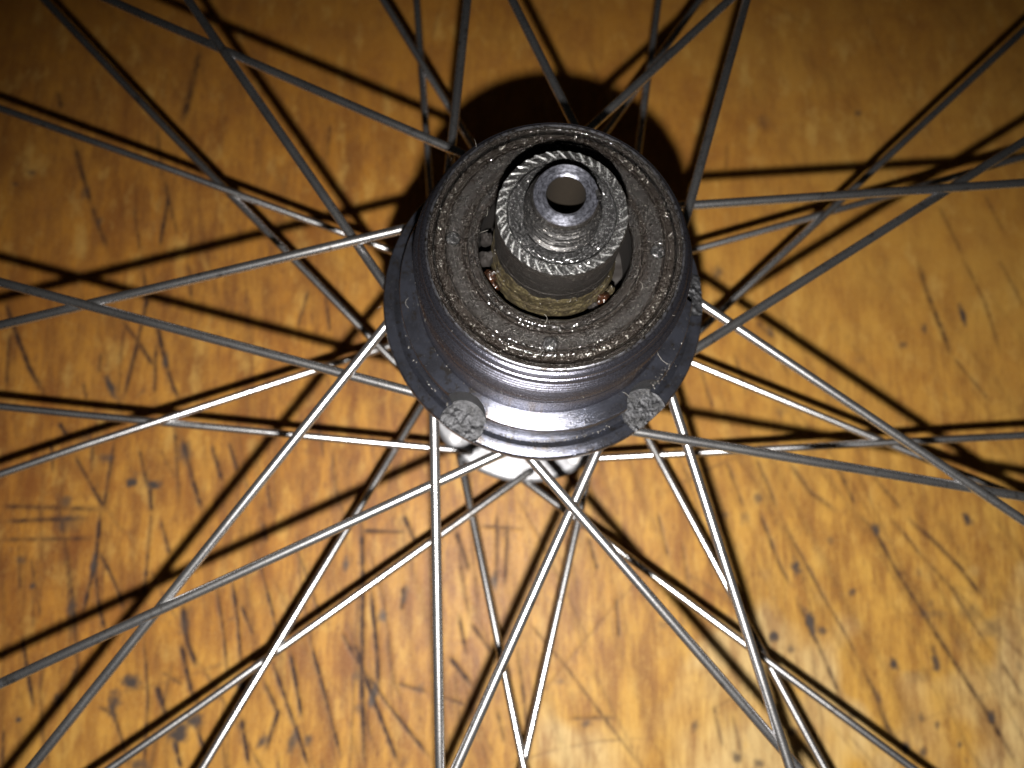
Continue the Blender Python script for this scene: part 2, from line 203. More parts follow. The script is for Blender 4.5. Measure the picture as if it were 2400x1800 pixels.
def mat_nut():
    n = NT("gritty_nut_steel"); c = n.coord()
    at = n.new('ShaderNodeAttribute', attribute_name='crest'); sp = n.new('ShaderNodeSeparateColor'); n.l(at.outputs['Color'], sp.inputs[0])
    g1 = n.noise(c, 2.9, 4, .85); g2 = n.noise(c, 1.0, 3, .6)
    colr = n.mix(n.ramp(g2, (.35, 0), (.65, 1)), (.030, .029, .029), (.015, .0145, .014))
    colr = n.mix(n.ramp(g1, (.34, 1), (.50, 0)), colr, (.012, .011, .010))
    colr = n.mix(n.ramp(g1, (.555, 0), (.63, 1)), colr, (.36, .355, .35))  # sparkle of the grit painted into the colour
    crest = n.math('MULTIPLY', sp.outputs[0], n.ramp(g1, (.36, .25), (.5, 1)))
    colr = n.mix(crest, colr, (.60, .60, .60))  # highlights on the tooth ridges, painted as brighter metal
    nb = n.bump(n.ramp(g1, (.3, 0), (.7, 1)), .14, .75)
    return n.out(colr, .8, n.math('ADD', n.math('MULTIPLY', g2, .25), .2), nb, None, .35, .12)
def mat_cake():
    n = NT("caked_grit"); c = n.coord()
    g1 = n.noise(c, 3.0, 4, .85); g2 = n.noise(c, 1.1, 3, .6)
    colr = n.mix(n.ramp(g2, (.35, 0), (.6, 1)), (.012, .0115, .012), (.022, .021, .021))
    colr = n.mix(n.ramp(g1, (.36, 1), (.48, 0)), colr, (.006, .006, .006))
    colr = n.mix(n.ramp(g1, (.555, 0), (.64, 1)), colr, (.30, .295, .30))  # pale specks painted in for the sparkle of the grit
    nb = n.bump(n.ramp(g1, (.35, 0), (.65, 1)), .16, .8, n.bump(g2, .35, .8))
    return n.out(colr, .6, .28, nb, .6, .6, .12)
def mat_black_grease():
    n = NT("black_grease"); c = n.coord()
    g1 = n.noise(c, 2.0, 4, .8); g2 = n.noise(c, .9, 3, .6)
    colr = n.mix(n.ramp(g1, (.5, 0), (.65, 1)), (.018, .015, .013), (.07, .06, .05))
    return n.out(colr, .4, .3, n.bump(g1, .16, .8, n.bump(g2, .35, .8)), .6)
def mat_gold_grease():
    n = NT("old_yellow_grease"); c = n.coord()
    g = n.noise(c, .8, 4, .7); g3 = n.noise(c, 3.0, 3, .75)
    colr = n.mix(n.ramp(g, (.38, 0), (.60, 1)), (.062, .050, .024), (.028, .022, .013))
    colr = n.mix(n.ramp(g3, (.50, 0), (.62, .9)), colr, (.025, .018, .012))
    colr = n.mix(n.ramp(g3, (.30, .8), (.38, 0)), colr, (.28, .24, .15))
    return n.out(colr, .1, .35, n.bump(g3, .12, .9, n.bump(g, .2, .6)), .5, .5, .15)
def mat_brown_grease():
    n = NT("brown_grease"); c = n.coord(); g = n.noise(c, 1.2, 4, .6)
    return n.out(n.mix(n.ramp(g, (.4, 0), (.65, 1)), (.010, .005, .003), (.030, .010, .004)), 0, .25, n.bump(g, .3, .7), .7)
def mat_nut_side():
    n = NT("nut_side_steel"); c = n.coord(); g = n.noise(c, 2.4, 4, .75); rg = n.noise(n.rings(1, 1, .2), 2.5, 3, .6)
    colr = n.mix(n.ramp(g, (.5, 0), (.68, 1)), (.018, .016, .015), (.034, .028, .023))
    colr = n.mix(n.ramp(n.noise(c, 3.4, 3, .8), (.60, 0), (.66, .8)), colr, (.22, .20, .18))
    return n.out(colr, .55, n.math('ADD', n.math('MULTIPLY', g, .3), .25), n.bump(g, .1, .8, n.bump(rg, .09, .8)))
def mat_axle():
    n = NT("axle_steel"); c = n.coord()
    g = n.noise(c, 2.0, 5, .75); rg = n.noise(n.rings(1, 1, .8), 4.5, 4, .7)
    colr = n.mix(n.ramp(g, (.36, 0), (.60, 1)), (.055, .055, .068), (.20, .205, .245))
    n.aniso(.75)
    colr = n.mix(n.ramp(rg, (.48, 0), (.62, .8)), colr, (.035, .035, .042))
    return n.out(colr, .85, n.math('ADD', n.math('MULTIPLY', g, .25), .26), n.bump(rg, .05, .8, n.bump(g, .04, .7)))
def mat_axle_side():
    n = NT("axle_side_steel"); c = n.coord()
    g = n.noise(c, 2.0, 5, .75); rg = n.noise(n.rings(1, 1, .5), 3.0, 4, .7)
    colr = n.mix(n.ramp(g, (.4, 0), (.66, 1)), (.016, .015, .015), (.05, .048, .048))
    colr = n.mix(n.ramp(n.noise(c, 3.2, 3, .8), (.60, 0), (.66, .9)), colr, (.35, .33, .31))
    return n.out(colr, .75, n.math('ADD', n.math('MULTIPLY', g, .25), .24), n.bump(rg, .12, .9, n.bump(g, .06, .7)), None, .5, .12)
def mat_bore():
    n = NT("bore_wall"); c = n.coord(); g = n.noise(c, 1.5, 4, .7)
    return n.out(n.mix(g, (.014, .0105, .0075), (.022, .017, .012)), .1, .5, n.bump(g, .03, .5))
def mat_spoke():
    n = NT("stainless_spoke"); c = n.coord()
    g = n.noise(c, 1.4, 4, .7); b = n.noise(c, .08, 3, .6); d = n.noise(c, 3.5, 3, .7)
    colr = n.mix(n.ramp(b, (.35, 0), (.65, 1)), (.60, .595, .60), (.46, .455, .465))
    colr = n.mix(n.ramp(g, (.54, 0), (.70, .75)), colr, (.17, .14, .12)); colr = n.mix(n.ramp(n.noise(c, .35, 4, .7), (.58, 0), (.70, .6)), colr, (.15, .12, .10))
    return n.out(colr, .965, n.math('ADD', n.math('MULTIPLY', g, .15), .20), n.bump(d, .02, .4, n.bump(g, .04, .5)))
def mat_alloy():
    n = NT("polished_alloy"); c = n.coord(); g = n.noise(c, .6, 4, .65)
    colr = n.mix(n.ramp(g, (.5, 0), (.75, .7)), (.17, .17, .18), (.08, .075, .07))
    return n.out(colr, .7, n.math('ADD', n.math('MULTIPLY', g, .3), .28), n.bump(g, .05, .5))
def mat_notch():
    n = NT("cast_notch_floor"); c = n.coord(); g = n.noise(c, 2.2, 4, .8); h = n.noise(c, .5, 3, .6)
    colr = n.mix(n.ramp(g, (.38, 0), (.6, 1)), (.011, .011, .012), (.036, .036, .039))
    colr = n.mix(n.ramp(h, (.5, 0), (.7, .6)), colr, (.010, .0095, .009))
    return n.out(colr, .8, .36, n.bump(g, .14, .8))
def mat_bead():
    n = NT("oily_grit"); c = n.coord(); g = n.noise(c, 1.0, 2, .5)
    return n.out(n.mix(n.ramp(g, (.4, 0), (.6, 1)), (.035, .028, .022), (.24, .225, .205)), .4, .12, None, .8)
def mat_lint():
    n = NT("lint"); return n.out((.30, .28, .25), 0, .6)
def mat_wood():
    n = NT("scratched_varnished_wood"); c = n.coord()
    at = n.new('ShaderNodeAttribute', attribute_name='wear_and_glare'); sp = n.new('ShaderNodeSeparateColor'); n.l(at.outputs['Color'], sp.inputs[0])
    scr, blob, tone = sp.outputs[0], sp.outputs[1], sp.outputs[2]
    big = n.noise(c, .018, 3, .5); mid = n.noise(c, .11, 4, .6)
    grain = n.noise(n.coord((1.0, .12, 1), (0, 0, math.radians(-14))), .9, 4, .6)
    fleck = n.noise(n.coord((1.0, .35, 1), (0, 0, math.radians(-14))), .55, 3, .6)
    speck = n.noise(c, 1.6, 3, .7)
    t = n.math('ADD', n.math('MULTIPLY', n.math('SUBTRACT', big, .5), .8), tone, True)
    dens = at.outputs['Alpha']; dn = n.math('MULTIPLY', dens, n.math('SUBTRACT', 1.25, n.math('MULTIPLY', t, .6)), True)
    colr = n.mix(t, (.42, .175, .024), (.52, .295, .060)); colr = n.mix(n.ramp(t, (.88, 0), (1.0, .6)), colr, (.62, .475, .245))  # palest tones: the painted glare at the front
    colr = n.mix(n.math('MULTIPLY', n.ramp(mid, (.42, 0), (.68, .6)), n.math('SUBTRACT', 1.15, n.math('MULTIPLY', t, .95))), colr, (.30, .115, .024))
    smear = n.noise(n.coord((1.0, .22, 1), (0, 0, math.radians(-10))), .16, 4, .65)
    colr = n.mix(n.math('MULTIPLY', n.ramp(smear, (.44, 0), (.62, .9)), dn), colr, (.19, .070, .018))
    colr = n.mix(n.math('MULTIPLY', n.ramp(grain, (.46, 0), (.70, .6)), dn), colr, (.20, .075, .020))
    colr = n.mix(n.math('MULTIPLY', n.ramp(fleck, (.56, 0), (.70, .5)), dn), colr, (.13, .048, .020))
    colr = n.mix(n.ramp(speck, (.3, .25), (.5, 0)), colr, (.62, .42, .16))
    blotch = n.noise(n.coord((1.0, .6, 1), (0, 0, math.radians(-10))), .07, 5, .7, .4)
    colr = n.mix(n.math('MULTIPLY', n.ramp(blotch, (.49, 0), (.64, .6)), n.math('MULTIPLY', dn, n.math('SUBTRACT', 1.25, n.math('MULTIPLY', t, .9)), True)), colr, (.21, .072, .016))
    pale = n.noise(n.coord((1.0, .5, 1), (0, 0, math.radians(-10)), (3, 5, 1)), .13, 4, .65)
    colr = n.mix(n.ramp(pale, (.55, 0), (.70, .45)), colr, (.62, .38, .10))
    s2 = n.math('MULTIPLY', scr, n.math('ADD', n.math('MULTIPLY', speck, 1.3), .75), True)
    colr = n.mix(s2, colr, (.045, .022, .014))
    colr = n.mix(n.math('MULTIPLY', blob, n.math('ADD', mid, .75), True), colr, (.060, .044, .036))
    h = n.math('SUBTRACT', n.math('MULTIPLY', grain, .15), scr)
    nb = n.bump(h, .12, .5)
    rough = n.math('ADD', n.math('MULTIPLY', speck, .2), n.math('MULTIPLY', scr, .2)); rough = n.math('ADD', rough, .38)
    return n.out(colr, 0, rough, nb, .22)
def mat_rimalloy():
    n = NT("rim_alloy"); return n.out((.55, .55, .56), .9, .35)

BLUED, THREAD, GREASY, SHINE, NUT = mat_blued(), mat_thread(), mat_greasy(), mat_rim_shine(), mat_nut()
BLACKG, GOLD, BROWN, NUTSIDE, AXLE, BORE = mat_black_grease(), mat_gold_grease(), mat_brown_grease(), mat_nut_side(), mat_axle(), mat_bore()
CAKE, AXSIDE = mat_cake(), mat_axle_side()
GUNK = NT('dry_black_gunk').out((.012, .010, .009), 0, .75, None, .2)
SPOKE, ALLOY, NOTCH, BEAD, LINT, WOOD, RIMM = mat_spoke(), mat_alloy(), mat_notch(), mat_bead(), mat_lint(), mat_wood(), mat_rimalloy()

# ------------------------------------------------------------------ worktop
def build_worktop():
    root = bpy.data.objects.new("worktop", None); col.objects.link(root); root.location = (0, 0, 0)
    tag(root, "worn orange-brown wooden worktop with dark knife scratches and stains under the wheel", "table")
    dx = .55
    xs = np.concatenate([[-520, -400, -300, -240], np.arange(-205, 205, dx), [240, 300, 400, 520]])
    ys = np.concatenate([[-420, -300, -200], np.arange(-118, 160, dx), [200, 280, 380, 460]])
    X, Y = np.meshgrid(xs, ys)
    scr = np.zeros_like(X); blob = np.zeros_like(X)
    def stroke(pts, w, dk, taper=True):
        L = sum(math.dist(a, b) for a, b in zip(pts[:-1], pts[1:])); s0 = 0
        for a, b in zip(pts[:-1], pts[1:]):
            d = math.dist(a, b)
            if d < 1e-6: continue
            m = 4 * w + 1
            j0, j1 = np.searchsorted(xs, [min(a[0], b[0]) - m, max(a[0], b[0]) + m]); i0, i1 = np.searchsorted(ys, [min(a[1], b[1]) - m, max(a[1], b[1]) + m])
            xx, yy = X[i0:i1, j0:j1], Y[i0:i1, j0:j1]
            if xx.size == 0: s0 += d; continue
            ux, uy = (b[0] - a[0]) / d, (b[1] - a[1]) / d
            t = (xx - a[0]) * ux + (yy - a[1]) * uy; tc = np.clip(t, 0, d)
            wob = vnoise(xx * .15 + 30, yy * .15 + 30, xx * 0 + 3) * .5
            q = np.hypot(xx - a[0] - tc * ux, yy - a[1] - tc * uy) + 0 * wob
            q = np.abs(q + wob * .25)
            u = (s0 + tc) / max(L, 1e-3)
            tp = np.clip(np.minimum(u, 1 - u) * 6 + .25, 0, 1) if taper else 1
            br = .85 + .3 * vnoise(xx * .6 + 9, yy * .6 + 9, xx * 0 + 8)
            v = dk * tp * br * np.exp(-(q / (w * .70)) ** 2)
            scr[i0:i1, j0:j1] = np.maximum(scr[i0:i1, j0:j1], v); s0 += d
    for m in LINES:
        p = m[2:]; m = [m[0] * (1.25 if p[0] > 45 else 1), m[1] * (.72 if p[0] > 45 else 1)]; stroke([(p[k], p[k + 1]) for k in range(0, len(p), 2)], max(m[0], .6), min(1, m[1] * 1.95))
    for _ in range(300):
        x = rng.uniform(-200, 200); y = -118 + 270 * rng.random() ** 1.6
        base = np.interp(x, [-150, 0, 110], [-80, -76, -58]); an = math.radians(base + rng.normal(0, 7))
        if rng.random() < .10: an = math.radians(rng.uniform(0, 180))
        elif rng.random() < .25: an = math.radians(rng.choice([-52, -98, -66]) + rng.normal(0, 4))
        ln = rng.uniform(14, 75); ux, uy = math.cos(an), math.sin(an); k = rng.uniform(-.06, .06)
        pts = [(x + ux * ln * u - uy * k * ln * math.sin(u * 3), y + uy * ln * u + ux * k * ln * math.sin(u * 3)) for u in (0, .33, .66, 1)]
        stroke(pts, rng.uniform(.5, 1.1), rng.uniform(.14, .5) * (1.0 if y < 0 else .4) * (1.0 if x < 50 else .6))
    for _ in range(95):
        x = rng.uniform(-190, 190); y = rng.uniform(-60, 90); base = np.interp(x, [-150, 0, 110], [-82, -76, -57]); an = math.radians(base + rng.normal(0, 3)); ln = rng.uniform(50, 130)
        pts = [(x + math.cos(an) * ln * u + rng.normal(0, .5), y + math.sin(an) * ln * u) for u in np.linspace(0, 1, 6)]
        stroke(pts, rng.uniform(1.0, 2.4), rng.uniform(.07, .22) * (1.0 if y < 60 else .6))
    def blot(x, y, rx, ry, an, dk):
        m = max(rx, ry) * 1.8 + 1
        j0, j1 = np.searchsorted(xs, [x - m, x + m]); i0, i1 = np.searchsorted(ys, [y - m, y + m])
        xx, yy = X[i0:i1, j0:j1] - x, Y[i0:i1, j0:j1] - y
        a = math.radians(an); u = xx * math.cos(a) - yy * math.sin(a); v = xx * math.sin(a) + yy * math.cos(a)
        q = np.hypot(u / rx, v / ry) + .38 * vnoise(X[i0:i1, j0:j1] * .9 + 20, Y[i0:i1, j0:j1] * .9 + 20, xx * 0 + 5)
        blob[i0:i1, j0:j1] = np.maximum(blob[i0:i1, j0:j1], dk * np.clip(1.35 - q, 0, 1) ** .8)
    for x, y, rx, ry, an, dk in BLOBS: blot(x, y, rx * .8 + .2, ry * .8 + .2, -an, min(1, dk * 1.35))
    for _ in range(110):
        y = -118 + 240 * rng.random() ** 1.7
        blot(rng.uniform(-200, 200), y, rng.uniform(.4, 1.3), rng.uniform(.5, 2.2), rng.normal(10, 25), rng.uniform(.12, .38) * (1 if y < 10 else .6))
    # tone of the wood: redder at the left, paler and yellower towards the right and front
    tone = .40 + .0018 * X - .0024 * Y + .12 * vnoise(X * .03 + 20, Y * .03 + 20, X * 0 + 1) + .10 * vnoise(X * .12 + 20, Y * .12 + 20, X * 0 + 2)
    tone += .35 * np.exp(-(((X - 45) / 55) ** 2 + ((Y + 95) / 38) ** 2))  # glare of the torch on the varnish, painted as a pale patch
    dens = np.clip(.78 - .0052 * Y - .0012 * X, .25, 1.1) * (1 + .5 * vnoise(X * .02 + 11, Y * .02 + 17, X * 0 + 4))
    zz = .05 * vnoise(X * .1 + 30, Y * .1 + 30, X * 0) - .12 * np.clip(scr, 0, 1)
    V = np.stack([X, Y, zz - .06], -1).reshape(-1, 3); ny, nx = X.shape
    i = np.arange(ny - 1)[:, None]; j = np.arange(nx - 1)[None, :]
    F = np.stack([i * nx + j, i * nx + j + 1, (i + 1) * nx + j + 1, (i + 1) * nx + j], -1).reshape(-1, 4)
    me = bpy.data.meshes.new("tabletop")
    me.vertices.add(len(V)); me.vertices.foreach_set("co", (V * MM).ravel())
    me.loops.add(F.size); me.loops.foreach_set("vertex_index", F.ravel())
    me.polygons.add(len(F)); me.polygons.foreach_set("loop_start", np.arange(0, F.size, 4)); me.polygons.foreach_set("loop_total", np.full(len(F), 4))
    me.update(calc_edges=True); me.validate()
    a = me.color_attributes.new("wear_and_glare", 'FLOAT_COLOR', 'POINT')
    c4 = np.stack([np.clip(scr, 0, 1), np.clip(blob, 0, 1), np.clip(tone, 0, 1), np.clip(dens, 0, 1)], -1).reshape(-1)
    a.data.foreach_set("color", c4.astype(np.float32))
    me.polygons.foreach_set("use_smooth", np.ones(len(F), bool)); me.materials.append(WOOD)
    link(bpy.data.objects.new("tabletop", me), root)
    # the edge and underside of the board
    x0, x1, y0, y1, zt, zb = -520, 520, -420, 460, -.05, -28
    v = [(x0, y0, zt), (x1, y0, zt), (x1, y1, zt), (x0, y1, zt), (x0, y0, zb), (x1, y0, zb), (x1, y1, zb), (x0, y1, zb)]
    mesh_obj("board_edge", v, [(0, 4, 5, 1), (1, 5, 6, 2), (2, 6, 7, 3), (3, 7, 4, 0), (4, 7, 6, 5)], WOOD, root, False)
build_worktop()

# ------------------------------------------------------------------ the wheel
wheel = bpy.data.objects.new("bicycle_wheel", None); col.objects.link(wheel)
tag(wheel, "bicycle rear wheel with steel spokes and greasy black freewheel body, lying on the worktop", "bicycle wheel")

# hub shell: two large flanges and the barrel between them
RH, ZN, ZF = 24.75, 106.45, 42.07
hub = [(6, 98), (14, 98.5), (15.5, 103), (16.5, 107.6), (20, 107.9), (27.6, 107.75), (28.4, 107.2), (28.4, 105.4), (27.6, 104.9), (20, 104.8), (15.5, 103.2), (13.2, 99), (12.2, 92), (11.8, 75), (12.2, 56), (13.4, 49), (16, 44.6), (20, 43.7), (27.0, 43.5), (27.8, 43.0), (27.8, 41.2), (27.0, 40.7), (17, 40.4), (14.5, 36), (9, 34), (6, 34)]
def flute(T, R, Z):
    k = np.clip((R - 17) / 3, 0, 1) * np.clip((27 - R) / 1.5, 0, 1)
    return R, Z + .05 * cyl_noise(T, R, Z, .6) * k
hub.reverse()
lathe("hub_shell", hub, 192, ALLOY, wheel, step=1.0, disp=flute)
# left end: cone and lock nut that the axle stands on
def hexprism(name, r, z0, z1, m, parent, rot=0):
    n = 6; v = []
    for z, rr in ((z0, r * .96), (z0 + .6, r), (z1 - .6, r), (z1, r * .96)):
        for k in range(n):
            a = rot + k * math.tau / n; v.append((rr * math.cos(a), rr * math.sin(a), z))
    f = [tuple(range(n - 1, -1, -1)), tuple(range(3 * n, 4 * n))]
    for q in range(3):
        for k in range(n): f.append((q * n + k, q * n + (k + 1) % n, (q + 1) * n + (k + 1) % n, (q + 1) * n + k))
    return mesh_obj(name, v, f, m, parent, False)
hexprism("cone_nut", 8.8, 28.5, 33.8, AXLE, wheel)
hexprism("axle_nut", 9.6, 20.0, 28.0, AXLE, wheel, .3)

# axle: hollow, threaded, with a keyway on the right
def axle_disp(T, R, Z):
    T2 = (T + np.pi) % (2 * np.pi) - np.pi
    key = (np.abs(T2 - .03) < .17) & (Z > 153) & (R > 4.05)
    R = np.where(key, 4.05 + .08 * cyl_noise(T, R, Z, 2.5), R)
    thread = np.where((R > 4.9) & (Z > 34), .20 * np.sin(2 * np.pi * Z / 1.0 + T), 0)
    return R + np.where(key, 0, thread) + .02 * cyl_noise(T, R, Z, 2), Z + .03 * cyl_noise(T, R, Z, 1.5) * (R > 3)
ax = [(2.62, 0.0), (4.6, 0.0), (5.0, .6), (5.0, 150), (5.2, 153.0), (5.35, 153.6), (5.35, 154.6), (5.05, 155.0), (5.05, 155.6), (5.3, 156.0), (5.3, 158.2), (4.95, 158.7), (4.9, 159.9), (4.62, 160.3), (4.5, 161.1), (4.38, 161.5), (3.0, 161.52), (2.72, 161.35)]
axo = lathe("axle", ax, 320, [AXLE, AXSIDE], wheel, step=.16, disp=axle_disp, sharp=40)
cz = np.empty(len(axo.data.polygons) * 3); axo.data.polygons.foreach_get("center", cz); cz = cz.reshape(-1, 3)
axo.data.polygons.foreach_set("material_index", (cz[:, 2] < .1612).astype(int))
lathe("axle_bore", [(2.70, 161.35), (2.60, 140), (2.60, .2)], 96, BORE, wheel, step=2.0)

# lock nut with slanted serrations on its face
NT_ = 37
def nut_disp(T, R, Z):
    top = Z > 155.0
    k = np.clip((R - 7.85) / .55, 0, 1) * top
    ph = (NT_ * (T - .95 * (R - 8.0) / 8.8)) / (2 * np.pi) + .06 * np.sin(5 * T)
    u = ph - np.floor(ph)
    amp = .17 * (1 + .35 * vnoise(np.cos(T) * 4 + 9, np.sin(T) * 4 + 9, T * 0))
    saw = np.where(u < .78, u / .78, (1 - u) / .22)
    worn = np.clip(1.15 - .9 * np.exp(-((((T + np.pi) % (2 * np.pi) - np.pi) - .45) / .55) ** 2), .2, 1)
    Z = Z + k * amp * (saw - .75) * worn
    edge = (R > 9.3) & (R < 9.5) & (Z < 155.9) & (Z > 154.6)
    return R + .03 * cyl_noise(T, R, Z, 1.4) - edge * .05, Z + .05 * cyl_noise(T, R, Z, 1.8) * top
nutp = [(9.2, 147.0), (9.45, 147.2), (9.45, 155.2), (9.42, 155.62), (9.32, 155.76), (7.9, 155.8), (7.72, 155.6), (7.6, 153.0)]
ln = lathe("lock_nut", nutp, 1332, [NUT, NUTSIDE], wheel, step=.16, disp=nut_disp, sharp=50)
me = ln.data
co = np.empty(len(me.vertices) * 3); me.vertices.foreach_get("co", co); co = co.reshape(-1, 3) / MM
T = np.arctan2(co[:, 1], co[:, 0]); R_ = np.hypot(co[:, 0], co[:, 1])
ph = (NT_ * (T - .95 * (R_ - 8.0) / 8.8)) / (2 * np.pi) + .06 * np.sin(5 * T); u = ph - np.floor(ph)
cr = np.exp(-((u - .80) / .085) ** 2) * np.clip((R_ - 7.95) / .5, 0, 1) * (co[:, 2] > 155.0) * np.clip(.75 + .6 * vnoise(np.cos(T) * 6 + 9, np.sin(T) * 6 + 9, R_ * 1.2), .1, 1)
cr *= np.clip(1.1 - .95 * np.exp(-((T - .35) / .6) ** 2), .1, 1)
ca = me.color_attributes.new("crest", 'FLOAT_COLOR', 'POINT'); ca.data.foreach_set("color", np.repeat(cr[:, None], 4, 1).reshape(-1).astype(np.float32))  # mask of the painted highlight strokes along the teeth
cz = np.empty(len(me.polygons) * 3); me.polygons.foreach_get("center", cz); cz = cz.reshape(-1, 3)
me.polygons.foreach_set("material_index", ((cz[:, 2] < .15535) & (np.hypot(cz[:, 0], cz[:, 1]) > .0092)).astype(int))
# caked grease between nut and axle, with an uneven edge
def cake(T, R, Z):
    lump = .16 * cyl_noise(T, R, Z * 0, .9) + .10 * cyl_noise(T, R, Z * 0, 2.2)
    T2 = (T + np.pi) % (2 * np.pi) - np.pi
    south = np.exp(-((T2 + 1.5) / .9) ** 2)
    west = np.exp(-((np.abs(T2) - 2.7) / .9) ** 2)
    edge = np.clip((R - 6.9) / .9, 0, 1)
    R2 = R + edge * (.10 * vnoise(np.cos(T) * 7 + 9, np.sin(T) * 7 + 9, T * 0) - .06)
    return R2, Z + lump + .30 * west * np.clip((R - 6) / 1, 0, 1) - .55 * south * edge
lathe("grease_cake", [(7.84, 152.5), (7.74, 155.2), (7.4, 155.4), (6.6, 155.2), (5.8, 154.7), (5.0, 153.7)], 540, CAKE, wheel, step=.16, disp=cake, sharp=60)
# spacer below the nut, smeared with yellow grease
def side_disp(T, R, Z): return R + .10 * cyl_noise(T, R, Z, .8) + .05 * cyl_noise(T, R, Z, 2), Z
lathe("spacer", [(9.1, 136.5), (9.38, 137), (9.42, 142.8), (9.3, 143.0), (9.3, 143.3), (9.45, 143.5), (9.45, 146.7), (9.2, 147.0)], 360, NUTSIDE, wheel, step=.3, disp=side_disp)
def smear(T, R, Z):
    T2 = (T + np.pi) % (2 * np.pi) - np.pi
    low = 1 / (1 + np.exp((Z - 143.6 - .8 * vnoise(np.cos(T) * 3 + 9, np.sin(T) * 3 + 9, T * 0) - 1.3 * np.cos(T2 + 2.6)) * 2.2))
    lump = .14 * cyl_noise(T, R, Z, 1.1) + .09 * cyl_noise(T, R, Z, 2.6)
    groove = -.22 * np.exp(-((Z - 140.3) / .22) ** 2)
    return 9.22 + low * (.50 + groove + lump) + .12 * np.clip(141 - Z, 0, 3) , Z
sm = lathe("grease_smear", [(9.6, 136.4), (9.6, 147.0)], 540, GOLD, wheel, step=.16, disp=smear, sharp=60)

# ---- freewheel body
fw = bpy.data.objects.new("freewheel_body", None); col.objects.link(fw); fw.parent = wheel
def facet(T, R, Z):
    """two places where a cutter grazed the cylinder below the thread"""
    for a0, zc, h, dcut in ((math.radians(-44), 128.0, 4.4, 22.05), (math.radians(168), 127.4, 2.6, 22.2)):
        dd = np.cos(T - a0); inside = (dd > .5) & (np.abs(Z - zc) < h) & (Z > 123.6)
        cut = dcut + .6 * ((Z - zc) / h) ** 2
        R = np.where(inside, np.minimum(R, cut / np.maximum(dd, .5)), R)
    return R, Z
def body_disp(T, R, Z):
    z0, z1 = 130.6, 140.3
    m = (R > 21.4) & (Z > z0) & (Z < z1)
    pitch = .62
    fade = np.clip((Z - 129) / 9, .35, 1)
    th = .17 * fade * np.sin(2 * np.pi * (Z / pitch) + T)
    R = np.where(m, R + th, R) + .012 * cyl_noise(T, R, Z, 1.5)
    return facet(T, R, Z)
bodyp = [(20.2, 143.3), (20.3, 142.9), (20.3, 142.7), (20.75, 142.5), (21.15, 142.1), (21.2, 141.7), (20.8, 141.4), (20.8, 141.0), (21.3, 140.9), (21.55, 140.5), (22.4, 138.2), (22.5, 134), (22.5, 130.4), (22.3, 130.1), (22.35, 129.8), (22.6, 129.5), (22.75, 126.0), (22.85, 124.0), (23.05, 122.75)]
bodyp.reverse()
lathe("threaded_cylinder", bodyp, 900, THREAD, fw, step=.08, disp=body_disp, sharp=None)

def cutters(z, radius, angs, rc=28.1):
    v = []; f = []; n = 64
    for a in angs:
        o = len(v); cx, cy = rc * math.cos(a), rc * math.sin(a)
        for zz in (z, 140):
            for k in range(n): t = k * math.tau / n; v.append((cx + radius * math.cos(t), cy + radius * math.sin(t), zz))
        f.append(tuple(o + k for k in range(n - 1, -1, -1))); f.append(tuple(o + n + k for k in range(n)))
        for k in range(n): f.append((o + k, o + (k + 1) % n, o + n + (k + 1) % n, o + n + k))
    return v, f
def boolean(o, v, f, m):
    me = bpy.data.meshes.new("cutter"); me.from_pydata([[c * MM for c in p] for p in v], [], f); me.materials.append(m)
    c = bpy.data.objects.new("cutter", me); col.objects.link(c)
    md = o.modifiers.new("cut", 'BOOLEAN'); md.object = c; md.operation = 'DIFFERENCE'; md.solver = 'EXACT'; md.material_mode = 'TRANSFER'
    dg = bpy.context.evaluated_depsgraph_get(); dg.update(); new = bpy.data.meshes.new_from_object(o.evaluated_get(dg))
    o.modifiers.clear(); o.data = new; new.name = o.name
    new.set_sharp_from_angle(angle=math.radians(30))
    bpy.data.objects.remove(c); bpy.data.meshes.remove(me)
NA = [math.radians(a) for a in (-122.5, -49.5, 2.0)]
flp = [(19.0, 121.0), (19.0, 122.6), (22.9, 122.55), (25.9, 122.45), (26.15, 122.35), (26.27, 122.1), (26.27, 119.0), (26.1, 117.4), (26.1, 113.2), (19.0, 113.2)]
flp.reverse()
fl = lathe("upper_flange", flp, 360, BLUED, fw, closed=True)
v_, f_ = cutters(114.35, 4.45, NA, 28.2); boolean(fl, v_, f_, NOTCH)
rp = [(22.0, 110.2), (22.0, 113.5), (26.0, 113.5), (26.9, 113.6), (27.5, 114.2), (28.0, 114.75), (28.5, 114.85), (29.75, 114.7), (30.0, 114.4), (30.1, 113.9), (30.1, 112.0), (29.7, 111.4), (27.0, 110.2)]
rp.reverse()
rg_ = lathe("lower_flange", rp, 360, BLUED, fw, closed=True)
v_, f_ = cutters(114.25, 4.1, NA, 28.2); boolean(rg_, v_, f_, NOTCH)
# rough cast floors of the four notches, each clipped to the flange edge
def notch_floor(a):
    cx, cy = 28.2 * math.cos(a), 28.2 * math.sin(a); n = 72; rings = 22; V = [(cx, cy, 0)]; F = []
    for i in range(1, rings + 1):
        for k in range(n):
            t = k * math.tau / n; r = 4.08 * i / rings; x, y = cx + r * math.cos(t), cy + r * math.sin(t); q = math.hypot(x, y)
            if q > 30.05: x *= 30.05 / q; y *= 30.05 / q
            V.append((x, y, 0))
    A = np.array(V); A[:, 2] = 114.22 + .10 * vnoise(A[:, 0] * 1.3 + 30, A[:, 1] * 1.3 + 30, A[:, 0] * 0) + .07 * vnoise(A[:, 0] * 3 + 30, A[:, 1] * 3 + 30, A[:, 0] * 0) + .08
    for k in range(n): F.append((0, 1 + k, 1 + (k + 1) % n))
    for i in range(rings - 1):
        for k in range(n):
            b = 1 + i * n; F.append((b + k, b + n + k, b + n + (k + 1) % n, b + (k + 1) % n))
    return mesh_obj("tool_notch", A, F, NOTCH, fw)
